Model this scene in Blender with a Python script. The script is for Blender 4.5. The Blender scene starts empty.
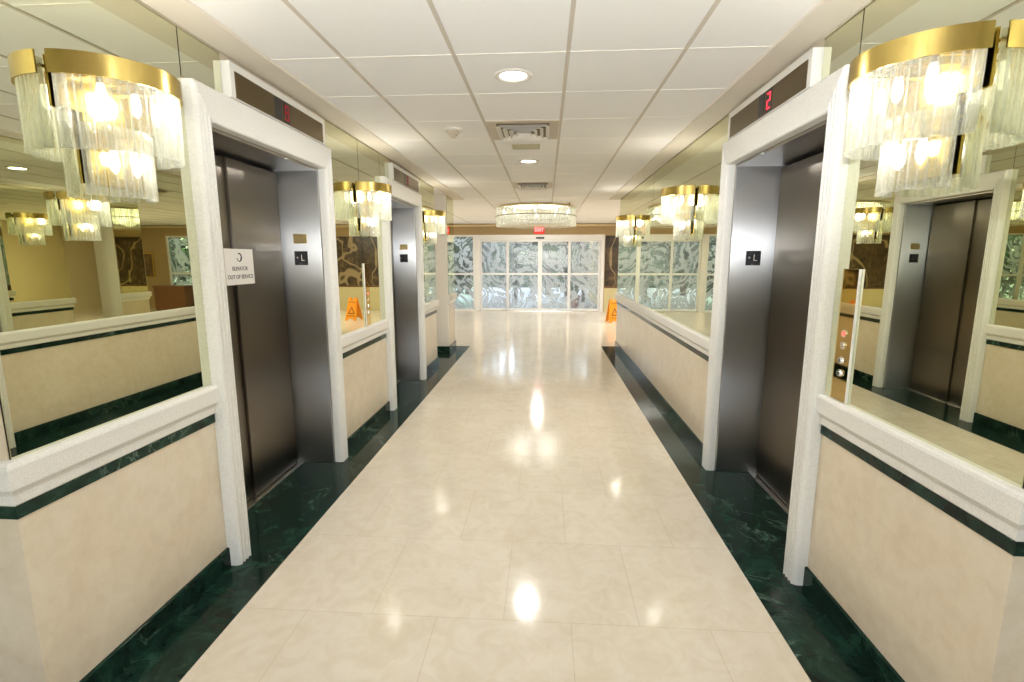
import bpy, bmesh, math, random
from mathutils import Vector, Matrix
random.seed(7)
PI = math.pi
S = bpy.context.scene
COL = S.collection

# ------------------------------------------------------------------ materials
def lin(r, g, b):
    f = lambda c: (c/255/12.92) if c/255 <= .04045 else ((c/255+.055)/1.055)**2.4
    return (f(r), f(g), f(b), 1)

class NT:
    def __init__(s, name):
        s.m = bpy.data.materials.new(name); s.m.use_nodes = True
        s.t = s.m.node_tree; s.t.nodes.clear()
        s.out = s.n('ShaderNodeOutputMaterial')
    def n(s, typ, **kw):
        x = s.t.nodes.new(typ)
        for k, v in kw.items():
            if k in x.inputs.keys(): x.inputs[k].default_value = v
            else: setattr(x, k, v)
        return x
    def l(s, a, b): s.t.links.new(a, b)
    def coord(s, scale=(1,1,1), loc=(0,0,0), rot=(0,0,0)):
        g = s.n('ShaderNodeNewGeometry'); mp = s.n('ShaderNodeMapping')
        mp.inputs['Scale'].default_value = scale; mp.inputs['Location'].default_value = loc; mp.inputs['Rotation'].default_value = rot
        s.l(g.outputs['Position'], mp.inputs['Vector']); return mp.outputs['Vector']
    def noise(s, vec, scale=5, detail=4, rough=.5, dist=0):
        x = s.n('ShaderNodeTexNoise', Scale=scale, Detail=detail, Roughness=rough, Distortion=dist)
        s.l(vec, x.inputs['Vector']); return x.outputs['Fac']
    def ramp(s, fac, stops, interp='LINEAR'):
        r = s.n('ShaderNodeValToRGB'); r.color_ramp.interpolation = interp
        e = r.color_ramp.elements
        while len(e) > len(stops): e.remove(e[-1])
        while len(e) < len(stops): e.new(.5)
        for q, (p, c) in zip(e, stops): q.position = p; q.color = c
        s.l(fac, r.inputs['Fac']); return r.outputs['Color']
    def mix(s, a, b, fac, typ='MIX'):
        x = s.n('ShaderNodeMixRGB', blend_type=typ)
        for v, k in ((a, 'Color1'), (b, 'Color2'), (fac, 'Fac')):
            if isinstance(v, (tuple, float, int)): x.inputs[k].default_value = v
            else: s.l(v, x.inputs[k])
        return x.outputs['Color']
    def bump(s, h, strength=.2, dist=.01):
        b = s.n('ShaderNodeBump', Strength=strength, Distance=dist); s.l(h, b.inputs['Height']); return b.outputs['Normal']
    def pbr(s, color, rough=.5, metal=0, normal=None, **kw):
        p = s.n('ShaderNodeBsdfPrincipled')
        for v, k in ((color, 'Base Color'), (rough, 'Roughness'), (metal, 'Metallic')):
            if isinstance(v, (tuple, float, int)): p.inputs[k].default_value = v
            else: s.l(v, p.inputs[k])
        for k, v in kw.items():
            k = k.replace('_', ' ')
            p.inputs[k].default_value = v
        if normal is not None: s.l(normal, p.inputs['Normal'])
        s.l(p.outputs[0], s.out.inputs['Surface']); s.p = p; return p

def plain(name, c, rough=.5, metal=0, var=.04, scale=14, bump=0, **kw):
    t = NT(name); v = t.coord()
    f = t.noise(v, scale, 3)
    d = tuple(x*(1-var*2) for x in c[:3])+(1,)
    col = t.mix(c, d, f)
    nm = t.bump(t.noise(v, scale*9, 3), bump, .003) if bump else None
    t.pbr(col, rough, metal, nm, **kw); return t.m

def cream_floor():
    t = NT('cream_marble_floor'); v = t.coord()
    a = t.noise(v, 2.2, 6, .6, .6); b = t.noise(v, 9, 5, .6, 1.2)
    c1 = t.ramp(a, [(.3, lin(220,208,188)), (.5, lin(227,216,198)), (.7, lin(231,222,205))])
    c2 = t.mix(c1, t.ramp(b, [(.35, lin(208,192,164)), (.6, lin(229,220,204))]), .35)
    br = t.n('ShaderNodeTexBrick', Scale=1.0, **{'Mortar Size': .0016, 'Mortar Smooth': .3, 'Brick Width': .585, 'Row Height': .61, 'Bias': 0.0})
    br.offset = 0.5; br.offset_frequency = 2
    br.inputs['Color1'].default_value = (.97,.97,.965,1); br.inputs['Color2'].default_value = (1,1,1,1); br.inputs['Mortar'].default_value = (.80,.76,.68,1)
    s2 = t.coord(loc=(.17+.29, .5, 0)); t.l(s2, br.inputs['Vector'])
    col = t.mix(c2, br.outputs['Color'], 1.0, 'MULTIPLY')
    r = t.ramp(t.noise(v, 6, 3), [(.3, (.09,)*3+(1,)), (.7, (.13,)*3+(1,))])
    t.pbr(col, r, 0, None, Specular_IOR_Level=.5)
    return t.m
def cream_wall():
    t = NT('cream_marble_wall'); v = t.coord(loc=(3,1,7))
    a = t.noise(v, 3.2, 7, .62, .8); b = t.noise(v, 16, 4, .6, .5)
    c1 = t.ramp(a, [(.3, lin(217,201,178)), (.5, lin(223,210,188)), (.68, lin(228,217,198))])
    c2 = t.mix(c1, t.ramp(b, [(.35, lin(208,190,158)), (.6, lin(227,213,187))]), .3)
    t.pbr(c2, .16, 0, None); return t.m
def green_marble(name, tile=True):
    t = NT(name); v = t.coord()
    w = t.n('ShaderNodeTexNoise', Scale=2.4, Detail=7, Roughness=.6, Distortion=.9); t.l(v, w.inputs['Vector'])
    vein = t.ramp(w.outputs['Fac'], [(.484, (0,0,0,1)), (.493, (.9,.9,.9,1)), (.502, (0,0,0,1))])
    mask = t.ramp(t.noise(v, 1.7, 3), [(.48, (0,0,0,1)), (.68, (1,1,1,1))])
    vm = t.mix(vein, mask, 1.0, 'MULTIPLY')
    base = t.ramp(t.noise(v, 7, 8, .7, 1), [(.35, lin(12,27,22)), (.55, lin(25,50,41)), (.75, lin(52,86,70))])
    col = t.mix(base, lin(130,158,140), vm)
    if tile:
        br = t.n('ShaderNodeTexBrick', Scale=1.0, **{'Mortar Size': .0015, 'Brick Width': .61, 'Row Height': .61})
        br.offset = 0
        br.inputs['Color1'].default_value = (1,1,1,1); br.inputs['Color2'].default_value = (.8,.8,.8,1); br.inputs['Mortar'].default_value = (.45,.45,.45,1)
        t.l(v, br.inputs['Vector']); col = t.mix(col, br.outputs['Color'], 1.0, 'MULTIPLY')
    t.pbr(col, .10, 0, None, Specular_IOR_Level=.2); return t.m
def white_stone():
    t = NT('white_cast_stone'); v = t.coord()
    n = t.noise(v, 160, 4, .7)
    col = t.ramp(n, [(.35, lin(224,221,214)), (.65, lin(240,238,233))])
    t.pbr(col, .42, 0, t.bump(n, .25, .002)); return t.m
def mirror_mat():
    t = NT('tinted_mirror'); v = t.coord()
    col = t.mix(lin(226,227,204), lin(223,225,201), t.noise(v, .8, 2))
    g = t.n('ShaderNodeBsdfGlossy', Roughness=0.0); t.l(col, g.inputs['Color'])
    t.l(g.outputs[0], t.out.inputs['Surface']); return t.m
def steel(name, c, rough):
    t = NT(name)
    f = t.noise(t.coord(scale=(90, 90, .8)), 2.2, 4, .6); big = t.noise(t.coord(), 1.6, 3)
    col = t.mix(tuple(x*.93 for x in c[:3])+(1,), c, t.mix(f, big, .5))
    r = t.ramp(t.mix(f, big, .6), [(.3, (rough*.92,)*3+(1,)), (.7, (rough*1.08,)*3+(1,))])
    p = t.pbr(col, r, 1, None, Anisotropic=1.0)
    g = t.n('ShaderNodeNewGeometry'); vm = t.n('ShaderNodeVectorMath', operation='CROSS_PRODUCT'); vm.inputs[1].default_value = (0, 0, 1)
    t.l(g.outputs['True Normal'], vm.inputs[0]); t.l(vm.outputs[0], p.inputs['Tangent'])
    return t.m
def brass(name='polished_brass', c=(214,186,98), rough=.2):
    t = NT(name); f = t.noise(t.coord(scale=(40,40,2)), 3, 3)
    c = lin(*c); col = t.mix(c, tuple(x*.86 for x in c[:3])+(1,), f)
    t.pbr(col, rough, 1, None); return t.m
def rod_glass(name, clear=.42, k=1.):
    t = NT(name); v = t.coord(); nz = t.noise(v, 210, 4, .7); n2 = t.noise(v, 55, 2)
    h = t.mix(nz, n2, .5)
    nm = t.bump(h, 1.0, .008)
    tr = t.n('ShaderNodeBsdfTransparent', Color=(.95,.96,.93,1))
    gl = t.n('ShaderNodeBsdfGlossy', Roughness=.04, Color=(1,1,1,1)); t.l(nm, gl.inputs['Normal'])
    tl = t.n('ShaderNodeBsdfTranslucent', Color=(.93,.94,.90,1)); t.l(nm, tl.inputs['Normal'])
    df = t.n('ShaderNodeBsdfDiffuse', Color=(.93,.94,.90,1)); t.l(nm, df.inputs['Normal'])
    m0 = t.n('ShaderNodeMixShader', Fac=.5); t.l(tl.outputs[0], m0.inputs[1]); t.l(df.outputs[0], m0.inputs[2])
    lw = t.n('ShaderNodeLayerWeight', Blend=.35); t.l(nm, lw.inputs['Normal'])
    m1 = t.n('ShaderNodeMixShader', Fac=.36); t.l(m0.outputs[0], m1.inputs[1]); t.l(gl.outputs[0], m1.inputs[2])
    fac = t.ramp(t.mix(lw.outputs['Facing'], h, .45), [(.18, (clear*.35,)*3+(1,)), (.48, (.36*k,)*3+(1,)), (.74, (.85*k,)*3+(1,))])
    m2 = t.n('ShaderNodeMixShader'); t.l(fac, m2.inputs['Fac']); t.l(tr.outputs[0], m2.inputs[1]); t.l(m1.outputs[0], m2.inputs[2])
    t.l(m2.outputs[0], t.out.inputs['Surface']); return t.m
def emit(name, c, s):
    t = NT(name); e = t.n('ShaderNodeEmission', Strength=s)
    col = t.mix(c, tuple(x*.9 for x in c[:3])+(1,), t.noise(t.coord(), 20, 2)); t.l(col, e.inputs['Color'])
    t.l(e.outputs[0], t.out.inputs['Surface']); return t.m
def etched_glass(name, dens=.5, seed=0., tint=(.74,.77,.78,1)):
    t = NT(name); v = t.coord(scale=(1,.2,1), loc=(seed, 0, seed*.7))
    # curling etched ribbons over a soft frosted ground
    a = t.noise(v, .75, 3, .5, 2.6); b = t.noise(v, 4.5, 4, .6, 2.0)
    rib = t.ramp(t.mix(a, b, .16), [(.40, (0,0,0,1)), (.43, (.8,.8,.8,1)), (.47, (.85,.85,.85,1)), (.49, (.1,.1,.1,1)), (.53, (.1,.1,.1,1)), (.55, (.75,.75,.75,1)), (.60, (.7,.7,.7,1)), (.63, (.0,.0,.0,1))])
    fac = t.mix(rib, (.55,.55,.55,1), dens)
    tr = t.n('ShaderNodeBsdfTransparent', Color=tint)
    gl = t.n('ShaderNodeBsdfGlossy', Roughness=.02)
    lw = t.n('ShaderNodeFresnel', IOR=1.45)
    c = t.n('ShaderNodeMixShader'); t.l(lw.outputs[0], c.inputs[0]); t.l(tr.outputs[0], c.inputs[1]); t.l(gl.outputs[0], c.inputs[2])
    tl = t.n('ShaderNodeBsdfTranslucent', Color=(.72,.73,.73,1)); df = t.n('ShaderNodeBsdfDiffuse', Color=(.66,.67,.65,1))
    f = t.n('ShaderNodeMixShader', Fac=.3); t.l(tl.outputs[0], f.inputs[1]); t.l(df.outputs[0], f.inputs[2])
    m = t.n('ShaderNodeMixShader'); t.l(fac, m.inputs[0]); t.l(c.outputs[0], m.inputs[1]); t.l(f.outputs[0], m.inputs[2])
    t.l(m.outputs[0], t.out.inputs['Surface']); return t.m
def clear_glass():
    t = NT('clear_glass'); tr = t.n('ShaderNodeBsdfTransparent', Color=(.95,.97,.96,1)); gl = t.n('ShaderNodeBsdfGlossy', Roughness=.01)
    f = t.n('ShaderNodeFresnel', IOR=1.45); m = t.n('ShaderNodeMixShader'); t.l(f.outputs[0], m.inputs[0]); t.l(tr.outputs[0], m.inputs[1]); t.l(gl.outputs[0], m.inputs[2])
    t.l(m.outputs[0], t.out.inputs['Surface']); return t.m
def mural_mat():
    t = NT('dark_mural'); v = t.coord(scale=(1,1,.8), loc=(.3, 0, .2))
    a = t.noise(v, .9, 2, .5, 1.2); b = t.noise(v, 5, 4, .6, 1.5)
    line = t.ramp(a, [(.50, (0,0,0,1)), (.515, (1,1,1,1)), (.54, (1,1,1,1)), (.555, (0,0,0,1))])
    base = t.ramp(b, [(.35, lin(38,28,18)), (.55, lin(74,58,38)), (.75, lin(112,92,58))])
    t.pbr(t.mix(base, lin(152,134,98), line), .3); return t.m

M = {}
M['floor'] = cream_floor(); M['wall'] = cream_wall()
M['green'] = green_marble('green_marble_floor'); M['greenw'] = green_marble('green_marble_band', False)
M['stone'] = white_stone(); M['mirror'] = mirror_mat()
M['door'] = steel('brushed_steel_door', (.22,.194,.165,1), .30)
M['jamb'] = steel('brushed_steel_jamb', (.56,.56,.57,1), .325)
M['headsteel'] = plain('satin_steel', (.55,.53,.50,1), .28, 1, .04, 30)
M['bronze'] = plain('bronze_faceplate', lin(112,96,66), .28, .9, .06, 20)
M['brass'] = brass(); M['brassband'] = brass('satin_brass_band', (206,180,104), .24)
M['goldplate'] = brass('gold_plate', (232,210,150), .5)
M['chrome'] = plain('polished_chrome', (.86,.86,.85,1), .12, 1, .02)
M['rod'] = rod_glass('murano_glass'); M['rod2'] = rod_glass('murano_glass_long', .3, .85)
M['bulb'] = emit('bulb_glow', (1,.95,.87,1), 2.2)
M['lens'] = emit('downlight_glow', (1,.95,.87,1), 6)
M['tile'] = plain('ceiling_tile', lin(242,240,237), .9, 0, .02, 40, .25)
M['tbar'] = plain('ceiling_runner', lin(204,194,180), .6, 0, .02)
M['tbarw'] = plain('ceiling_cross_tee', lin(240,236,228), .5, 0, .02)
M['soffit'] = plain('painted_soffit', lin(222,214,200), .6, 0, .02, 8)
M['plaster'] = plain('painted_plaster', lin(214,196,156), .7, 0, .03, 4)
M['olive'] = plain('tan_fascia', lin(172,148,104), .6, 0, .05, 5)
M['white'] = plain('white_paint', lin(236,233,226), .4, 0, .02)
M['alu'] = plain('white_aluminium', lin(232,231,228), .35, .0, .03)
M['black'] = plain('black_plastic', lin(20,19,20), .3, 0, .1)
M['slate'] = plain('dark_slate_plate', lin(52,52,58), .35, 0, .1, 60)
M['ink'] = plain('black_ink', lin(26,24,26), .7, 0, .05)
M['grey_ink'] = plain('grey_ink', lin(120,114,112), .7, 0, .05)
M['paper'] = plain('white_paper', lin(238,234,228), .6, 0, .02)
M['red'] = emit('red_led', (1,.03,.05,1), 3.0)
M['red_dim'] = emit('dim_red_led', (1,.05,.06,1), .30)
M['exit'] = plain('exit_red', lin(226,70,58), .4, 0, .02)
M['exit_face'] = emit('exit_face_glow', (1,.86,.80,1), .9)
M['exit_red'] = emit('exit_letter_glow', (1,.05,.035,1), 1.2)
M['yellow'] = plain('safety_yellow', lin(238,150,18), .4, 0, .04)
M['vent'] = plain('vent_metal', lin(196,182,160), .5, 0, .04)
M['ventdark'] = plain('vent_dark', lin(128,112,88), .7, 0, .06)
M['ventw'] = plain('vent_white', lin(228,222,212), .5, 0, .03)
M['grille'] = plain('speaker_grille', lin(190,180,146), .6, 0, .06, 300)
M['etch'] = etched_glass('etched_glass', .25, 0.)
M['etchdark'] = etched_glass('etched_glass_sparse', .1, 4.3, (.66,.74,.68,1))
M['clear'] = clear_glass()
M['mural'] = mural_mat()
M['pale'] = plain('pale_wainscot', lin(206,194,146), .5, 0, .04, 5)
M['desk'] = plain('brown_wood', lin(120,78,44), .35, 0, .15, 6)
M['leaf'] = plain('leaf_green', lin(70,112,50), .55, 0, .3, 3)
M['leafd'] = plain('leaf_dark_green', lin(38,62,34), .55, 0, .3, 3)
M['leafg'] = plain('leaf_grey_green', lin(92,108,86), .55, 0, .3, 3)
M['bark'] = plain('bark', lin(84,66,50), .9, 0, .2, 20)
M['pave'] = plain('outdoor_paving', lin(196,196,192), .8, 0, .1, 2)
M['canopy'] = plain('black_steel', lin(26,28,30), .4, .3, .1)
M['terracotta'] = plain('terracotta', lin(190,106,56), .7, 0, .1)
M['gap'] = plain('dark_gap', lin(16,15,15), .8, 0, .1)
M['art'] = plain('art_paper', lin(150,120,80), .6, 0, .5, 6)

# ------------------------------------------------------------------ mesh helpers
def obj(name, bm, mat, parent=None, smooth=False, autos=True):
    bmesh.ops.recalc_face_normals(bm, faces=bm.faces)
    me = bpy.data.meshes.new(name); bm.to_mesh(me); bm.free()
    if smooth:
        for p in me.polygons: p.use_smooth = True
        if autos:
            try: me.set_sharp_from_angle(angle=math.radians(38))
            except Exception: pass
    for m in (mat if isinstance(mat, (list, tuple)) else [mat]): me.materials.append(m)
    o = bpy.data.objects.new(name, me); COL.objects.link(o)
    if parent is not None: o.parent = parent
    return o
def tag(o, label, cat, group=None):
    o['label'] = label; o['category'] = cat
    if group: o['group'] = group
    return o
def thing(name, label, cat, loc=(0,0,0), rz=0, group=None):
    o = bpy.data.objects.new(name, None); COL.objects.link(o); o.empty_display_size = .1
    o.location = loc; o.rotation_euler = (0,0,rz)
    return tag(o, label, cat, group)
def struct(name, bm, mat, parent=None):
    o = obj(name, bm, mat, parent)
    if parent is None: o['kind'] = 'structure'
    return o
def dup(root, loc, label, group=None, name=None):
    r = root.copy(); COL.objects.link(r); r.location = loc; r['label'] = label
    if group: r['group'] = group
    for ch in list(root.children):
        c = ch.copy(); COL.objects.link(c); c.parent = r
        for g in list(ch.children):
            d = g.copy(); COL.objects.link(d); d.parent = c
    return r
def box(bm, a, b, bev=0):
    a, b = [min(p, q) for p, q in zip(a, b)], [max(p, q) for p, q in zip(a, b)]
    vs = [bm.verts.new((x, y, z)) for x in (a[0], b[0]) for y in (a[1], b[1]) for z in (a[2], b[2])]
    fs = [bm.faces.new([vs[i] for i in q]) for q in ((0,1,3,2),(4,6,7,5),(0,4,5,1),(2,3,7,6),(0,2,6,4),(1,5,7,3))]
    if bev:
        es = list({e for f in fs for e in f.edges})
        bmesh.ops.bevel(bm, geom=es, offset=bev, segments=2, profile=.5, affect='EDGES', clamp_overlap=True)
    return bm
def bx(a, b, bev=0): return box(bmesh.new(), a, b, bev)
def cyl(bm, c, r, z0, z1, n=16, r2=None, axis='z', cap=True):
    r2 = r if r2 is None else r2
    def P(a, rr, h):
        x, y = rr*math.cos(a), rr*math.sin(a)
        return {'z': (c[0]+x, c[1]+y, h), 'x': (h, c[1]+x, c[2]+y), 'y': (c[0]+x, h, c[2]+y)}[axis]
    A = [bm.verts.new(P(2*PI*i/n, r, z0)) for i in range(n)]; B = [bm.verts.new(P(2*PI*i/n, r2, z1)) for i in range(n)]
    for i in range(n): bm.faces.new((A[i], A[(i+1) % n], B[(i+1) % n], B[i]))
    if cap: bm.faces.new(A[::-1]); bm.faces.new(B)
    return bm
def lathe(bm, prof, c=(0,0,0), n=24, cap=True):
    rows = []
    for r, z in prof: rows.append([bm.verts.new((c[0]+r*math.cos(2*PI*i/n), c[1]+r*math.sin(2*PI*i/n), c[2]+z)) for i in range(n)])
    for a, b in zip(rows, rows[1:]):
        for i in range(n): bm.faces.new((a[i], a[(i+1) % n], b[(i+1) % n], b[i]))
    for row in (rows[0], rows[-1]) if cap else ():
        bm.faces.new(row)
    return bm
def sweep(path, prof, side):
    """profile (d, z) swept along an XY path with mitres; d is measured to the left (side=1) or right (-1) of travel"""
    bm = bmesh.new(); n = len(path); rows = []
    for i, p in enumerate(path):
        p = Vector(p)
        d1 = (Vector(path[i])-Vector(path[i-1])).normalized() if i else None
        d2 = (Vector(path[i+1])-Vector(path[i])).normalized() if i < n-1 else None
        nn = lambda d: Vector((-d.y, d.x))*side
        if d1 is None: off = nn(d2)
        elif d2 is None: off = nn(d1)
        else:
            a, b = nn(d1), nn(d2); off = (a+b)/(1+a.dot(b))
        rows.append([bm.verts.new((p.x+off.x*d, p.y+off.y*d, z)) for d, z in prof])
    k = len(prof)
    for a, b in zip(rows, rows[1:]):
        for j in range(k): bm.faces.new((a[j], a[(j+1) % k], b[(j+1) % k], b[j]))
    bm.faces.new(rows[0]); bm.faces.new(rows[-1][::-1])
    return bm
def text_bm(s, size, align='CENTER'):
    cu = bpy.data.curves.new('t', 'FONT'); cu.body = s; cu.size = size; cu.align_x = align; cu.align_y = 'CENTER'; cu.extrude = .0004
    cu.offset = size*.012
    o = bpy.data.objects.new('t', cu); COL.objects.link(o)
    bpy.context.view_layer.update()
    me = bpy.data.meshes.new_from_object(o.evaluated_get(bpy.context.evaluated_depsgraph_get()))
    bm = bmesh.new(); bm.from_mesh(me)
    bpy.data.objects.remove(o); bpy.data.curves.remove(cu); bpy.data.meshes.remove(me)
    return bm
def on_plane(bm, origin, right, up):
    r, u = Vector(right), Vector(up); n = r.cross(u)
    m = Matrix((r, u, n)).transposed().to_4x4(); m.translation = Vector(origin)
    bmesh.ops.transform(bm, matrix=m, verts=bm.verts); return bm

# ------------------------------------------------------------------ layout (metres; camera at the origin looking along +Y)
XL, XR = -1.60, 1.26        # faces of the corridor walls
ZC = 2.55                   # tiled ceiling
YN = 1.315                  # near corner of both walls
YE = 8.90                   # far end of the right wall
YG = 14.90                  # glass doors
RAIL = .952

# floor
struct('floor', bx((-8.2, -5.2, -.12), (5.4, 15.0, 0)), M['floor'])
# green marble borders (flush inlay slabs)
bm = bmesh.new()
box(bm, (XL-.29, YN-.26, -.05), (-1.34, 8.76, .0012)); box(bm, (-4.2, YN-.26, -.05), (XL-.29, YN, .0012))
box(bm, (-2.4, 8.50, -.05), (XL-.29, 8.76, .0012))
struct('trim_1', bm, M['green'])
bm = bmesh.new()
box(bm, (1.0, YN-.26, -.05), (XR+.29, YE+.0, .0012)); box(bm, (XR+.29, YN-.26, -.05), (4.2, YN, .0012))
struct('trim_2', bm, M['green'])

# walls: blocks with the lift recesses left open
D = .62
EL = [(2.345, 3.555), (4.99, 6.20)]; ER = (2.375, 3.585)
def wall(name, a, b): struct(name, bx(a, b), M['wall'])
for y0, y1 in ((YN, EL[0][0]-.02), (EL[0][1]+.02, EL[1][0]-.02), (EL[1][1]+.02, 7.25)): wall('wall_left', (XL, y0, 0), (XL-D, y1, ZC+.1))
for y0, y1 in EL: wall('wall_left_lintel', (XL, y0-.02, 2.19), (XL-D, y1+.02, ZC+.1)); wall('wall_left_shaft', (XL-.36, y0-.02, 0), (XL-D, y1+.02, 2.19))
wall('wall_left_front', (XL-D, YN, 0), (-5.6, YN+.3, ZC+.1)); wall('wall_left_return', (XL-D, 6.95, 0), (-8.2, 7.25, ZC+.1))
wall('wall_left_end', (XL, 8.15, 0), (XL-.35, 8.76, ZC+.1))
wall('wall_right', (XR, YN, 0), (XR+D, ER[0]-.02, ZC+.1)); wall('wall_right', (XR, ER[1]+.02, 0), (XR+D, YE, ZC+.1))
wall('wall_right_lintel', (XR, ER[0]-.02, 2.19), (XR+D, ER[1]+.02, ZC+.1)); wall('wall_right_shaft', (XR+.36, ER[0]-.02, 0), (XR+D, ER[1]+.02, 2.19))
wall('wall_right_front', (XR+D, YN, 0), (5.4, YN+.3, ZC+.1)); wall('wall_right_return', (XR+D, YE-.3, 0), (5.4, YE, ZC+.1))
# lobby shells
for a, b in (((-5.6, -5.2, 0), (5.4, -5.0, 1.10)), ((-5.6, -5.2, 2.12), (5.4, -5.0, ZC+.1)), ((-5.6, -5.2, 1.10), (-2.0, -5.0, 2.12)), ((1.7, -5.2, 1.10), (5.4, -5.0, 2.12))):
    struct('wall_back', bx(a, b), M['plaster'])
bm = bmesh.new(); x0, x1 = -2.0, 1.7
for q in (x0, x0+.917, x0+1.825, x0+2.733, x1-.05): box(bm, (q, -5.14, 1.10), (q+.05, -5.06, 2.12))
box(bm, (x0+.05, -5.135, 1.10), (x1-.05, -5.065, 1.15)); box(bm, (x0+.05, -5.135, 2.07), (x1-.05, -5.065, 2.12))
wb = struct('window_8', bm, M['alu'])  # unseen window, added to throw the daylight streak onto the steel jambs
struct('window_pane', bx((x0+.05, -5.104, 1.15), (x1-.05, -5.098, 2.07)), M['clear'], wb)  # pane of the added, unseen window
struct('wall_left_lobby', bx((-5.8, -5.2, 0), (-5.6, YN+.3, ZC+.1)), M['plaster'])
struct('wall_right_lobby', bx((5.4, -5.2, 0), (5.6, YN+.3, ZC+.1)), M['plaster'])
struct('wall_left_far', bx((-8.4, 6.95, 0), (-8.2, 15.0, ZC+.1)), M['plaster'])
struct('wall_right_far', bx((5.4, YE-.3, 0), (5.6, 15.0, ZC+.1)), M['plaster'])
bm = bmesh.new()
box(bm, (-8.2, YG, 2.235), (5.4, YG+.15, ZC+.1)); box(bm, (1.70, YG, 0), (5.4, YG+.15, 2.235)); box(bm, (-8.2, YG, 0), (-5.95, YG+.15, 2.235))
struct('wall_far', bm, M['olive'])
struct('trim_9', bx((-8.2, YG-.07, 2.47), (5.4, YG, 2.53), .01), M['plaster'])

# ceiling: tiles, runners, cross tees, side soffits
struct('ceiling', bx((-8.4, -5.2, ZC), (5.6, 15.1, ZC+.1)), M['tile'])
bm = bmesh.new()
xs = [-.467+.5655*k for k in range(-13, 11)]
for x in xs:
    if -8.2 < x < 5.3:
        if XL-.05 < x < -1.3 or 1.0 < x < XR+.05: continue
        if x < XL or x > XR:
            box(bm, (x-.012, 8.9, ZC-.003), (x+.012, 14.9, ZC+.01)); box(bm, (x-.012, -5, ZC-.003), (x+.012, 1.3, ZC+.01))
        else: box(bm, (x-.010, -5, ZC-.004), (x+.010, 14.9, ZC+.01))
struct('trim_3', bm, M['tbar'])
bm = bmesh.new()
for k in range(-12, 22):
    y = 2.063+.602*k
    if y < -4.9 or y > 14.8: continue
    if y < 1.3 or y > 8.9: box(bm, (-8 if y > 8.9 else -5.5, y-.009, ZC-.002), (5.3, y+.009, ZC+.01))
    else: box(bm, (-1.41, y-.009, ZC-.002), (1.07, y+.009, ZC+.01))
struct('trim_4', bm, M['tbarw'])
struct('trim_5', sweep([(XL+.02, YN), (XL+.02, 8.76)], [(0, ZC-.012), (.17, ZC-.012), (.175, ZC-.004), (.175, ZC+.01), (0, ZC+.01)], -1), M['soffit'])
struct('trim_6', sweep([(XR-.02, YN), (XR-.02, YE)], [(0, ZC-.012), (.17, ZC-.012), (.175, ZC-.004), (.175, ZC+.01), (0, ZC+.01)], 1), M['soffit'])
# chair rails, green bands, baseboards
railp = [(-.005,.811),(.010,.811),(.014,.816),(.015,.846),(.020,.856),(.030,.862),(.036,.872),(.037,.936),(.033,.946),(.026,.952),(-.005,.953)]
bandp = [(-.005,.766),(.006,.766),(.006,.812),(-.005,.812)]
basep = [(-.005,0),(.013,0),(.013,.098),(.010,.102),(-.005,.102)]
segL = [[(-4.2, YN), (XL, YN), (XL, 2.236)], [(XL, 3.664), (XL, 4.881)], [(XL, 6.309), (XL, 7.25), (XL-.6, 7.25)],
        [(XL-.35, 8.15), (XL, 8.15), (XL, 8.76), (XL-.35, 8.76)]]
segR = [[(4.2, YN), (XR, YN), (XR, 2.266)], [(XR, 3.694), (XR, YE), (5.3, YE)]]
k = 10; kb = 1
for segs, side in ((segL, -1), (segR, 1)):
    for i, s in enumerate(segs):
        frontonly = (side == -1 and i == 3)
        struct('trim_%d' % k, sweep(s, railp, side) if not frontonly else sweep(s[1:], railp, side), M['stone']); k += 1
        if not frontonly:
            struct('trim_%d' % k, sweep(s, bandp, side), M['greenw']); k += 1
        struct('baseboard_%s' % ['left','right'][side > 0] if i == 0 else 'baseboard_%s_%d' % (['left','right'][side > 0], i), sweep(s, basep, side), M['greenw'])
# white cladding on the near face of the free-standing pier
struct('trim_8', bx((XL-.352, 8.135, .102), (XL+.004, 8.152, ZC), .004), M['stone'])

# ------------------------------------------------------------------ mirrors
MT = .006
def mirror(label, s, xw, panels):
    t = thing('wall_mirror', label, 'mirror', (xw, panels[0][0], panels[0][2]))
    for y0, y1, z0, z1 in panels:
        obj('backing_sheet', bx((s*.0003, y0-panels[0][0], z0-panels[0][2]), (s*.0012, y1-panels[0][0], z1-panels[0][2])), M['gap'], t)
        bm = bx((s*.0014, y0-panels[0][0]+.002, z0-panels[0][2]), (s*MT, y1-panels[0][0]-.002, z1-panels[0][2]))
        obj('mirror_panel', bm, M['mirror'], t)
    return t
ZT = ZC-.014
mirror('tall wall mirror on the left behind the nearest sconce, before the first elevator', 1, XL, [(YN+.004, 2.235, RAIL, ZT), (2.237, 2.525, 2.336, ZT)])
mirror('left wall mirror between the two elevators, behind the middle sconce', 1, XL, [(3.666, 4.32, RAIL, ZT), (4.322, 4.879, RAIL, ZT), (3.612, 3.665, 2.336, ZT), (4.88, 5.17, 2.336, ZT)])
mirror('narrow left wall mirror just beyond the farther left elevator', 1, XL, [(6.311, 7.246, RAIL, ZT), (6.257, 6.31, 2.336, ZT)])
mirror('narrow mirror strip on the side of the end pier at far left', 1, XL, [(8.17, 8.75, RAIL, ZT)])
mirror('tall wall mirror on the right behind the nearest sconce, before the right elevator', -1, XR, [(YN+.004, 2.265, RAIL, ZT), (2.267, 2.555, 2.336, ZT)])
mirror('long right wall mirror running from the right elevator to the lobby', -1, XR, [(3.696, 6.18, RAIL, ZT), (6.182, YE-.01, RAIL, ZT), (3.642, 3.695, 2.336, ZT)])

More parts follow.
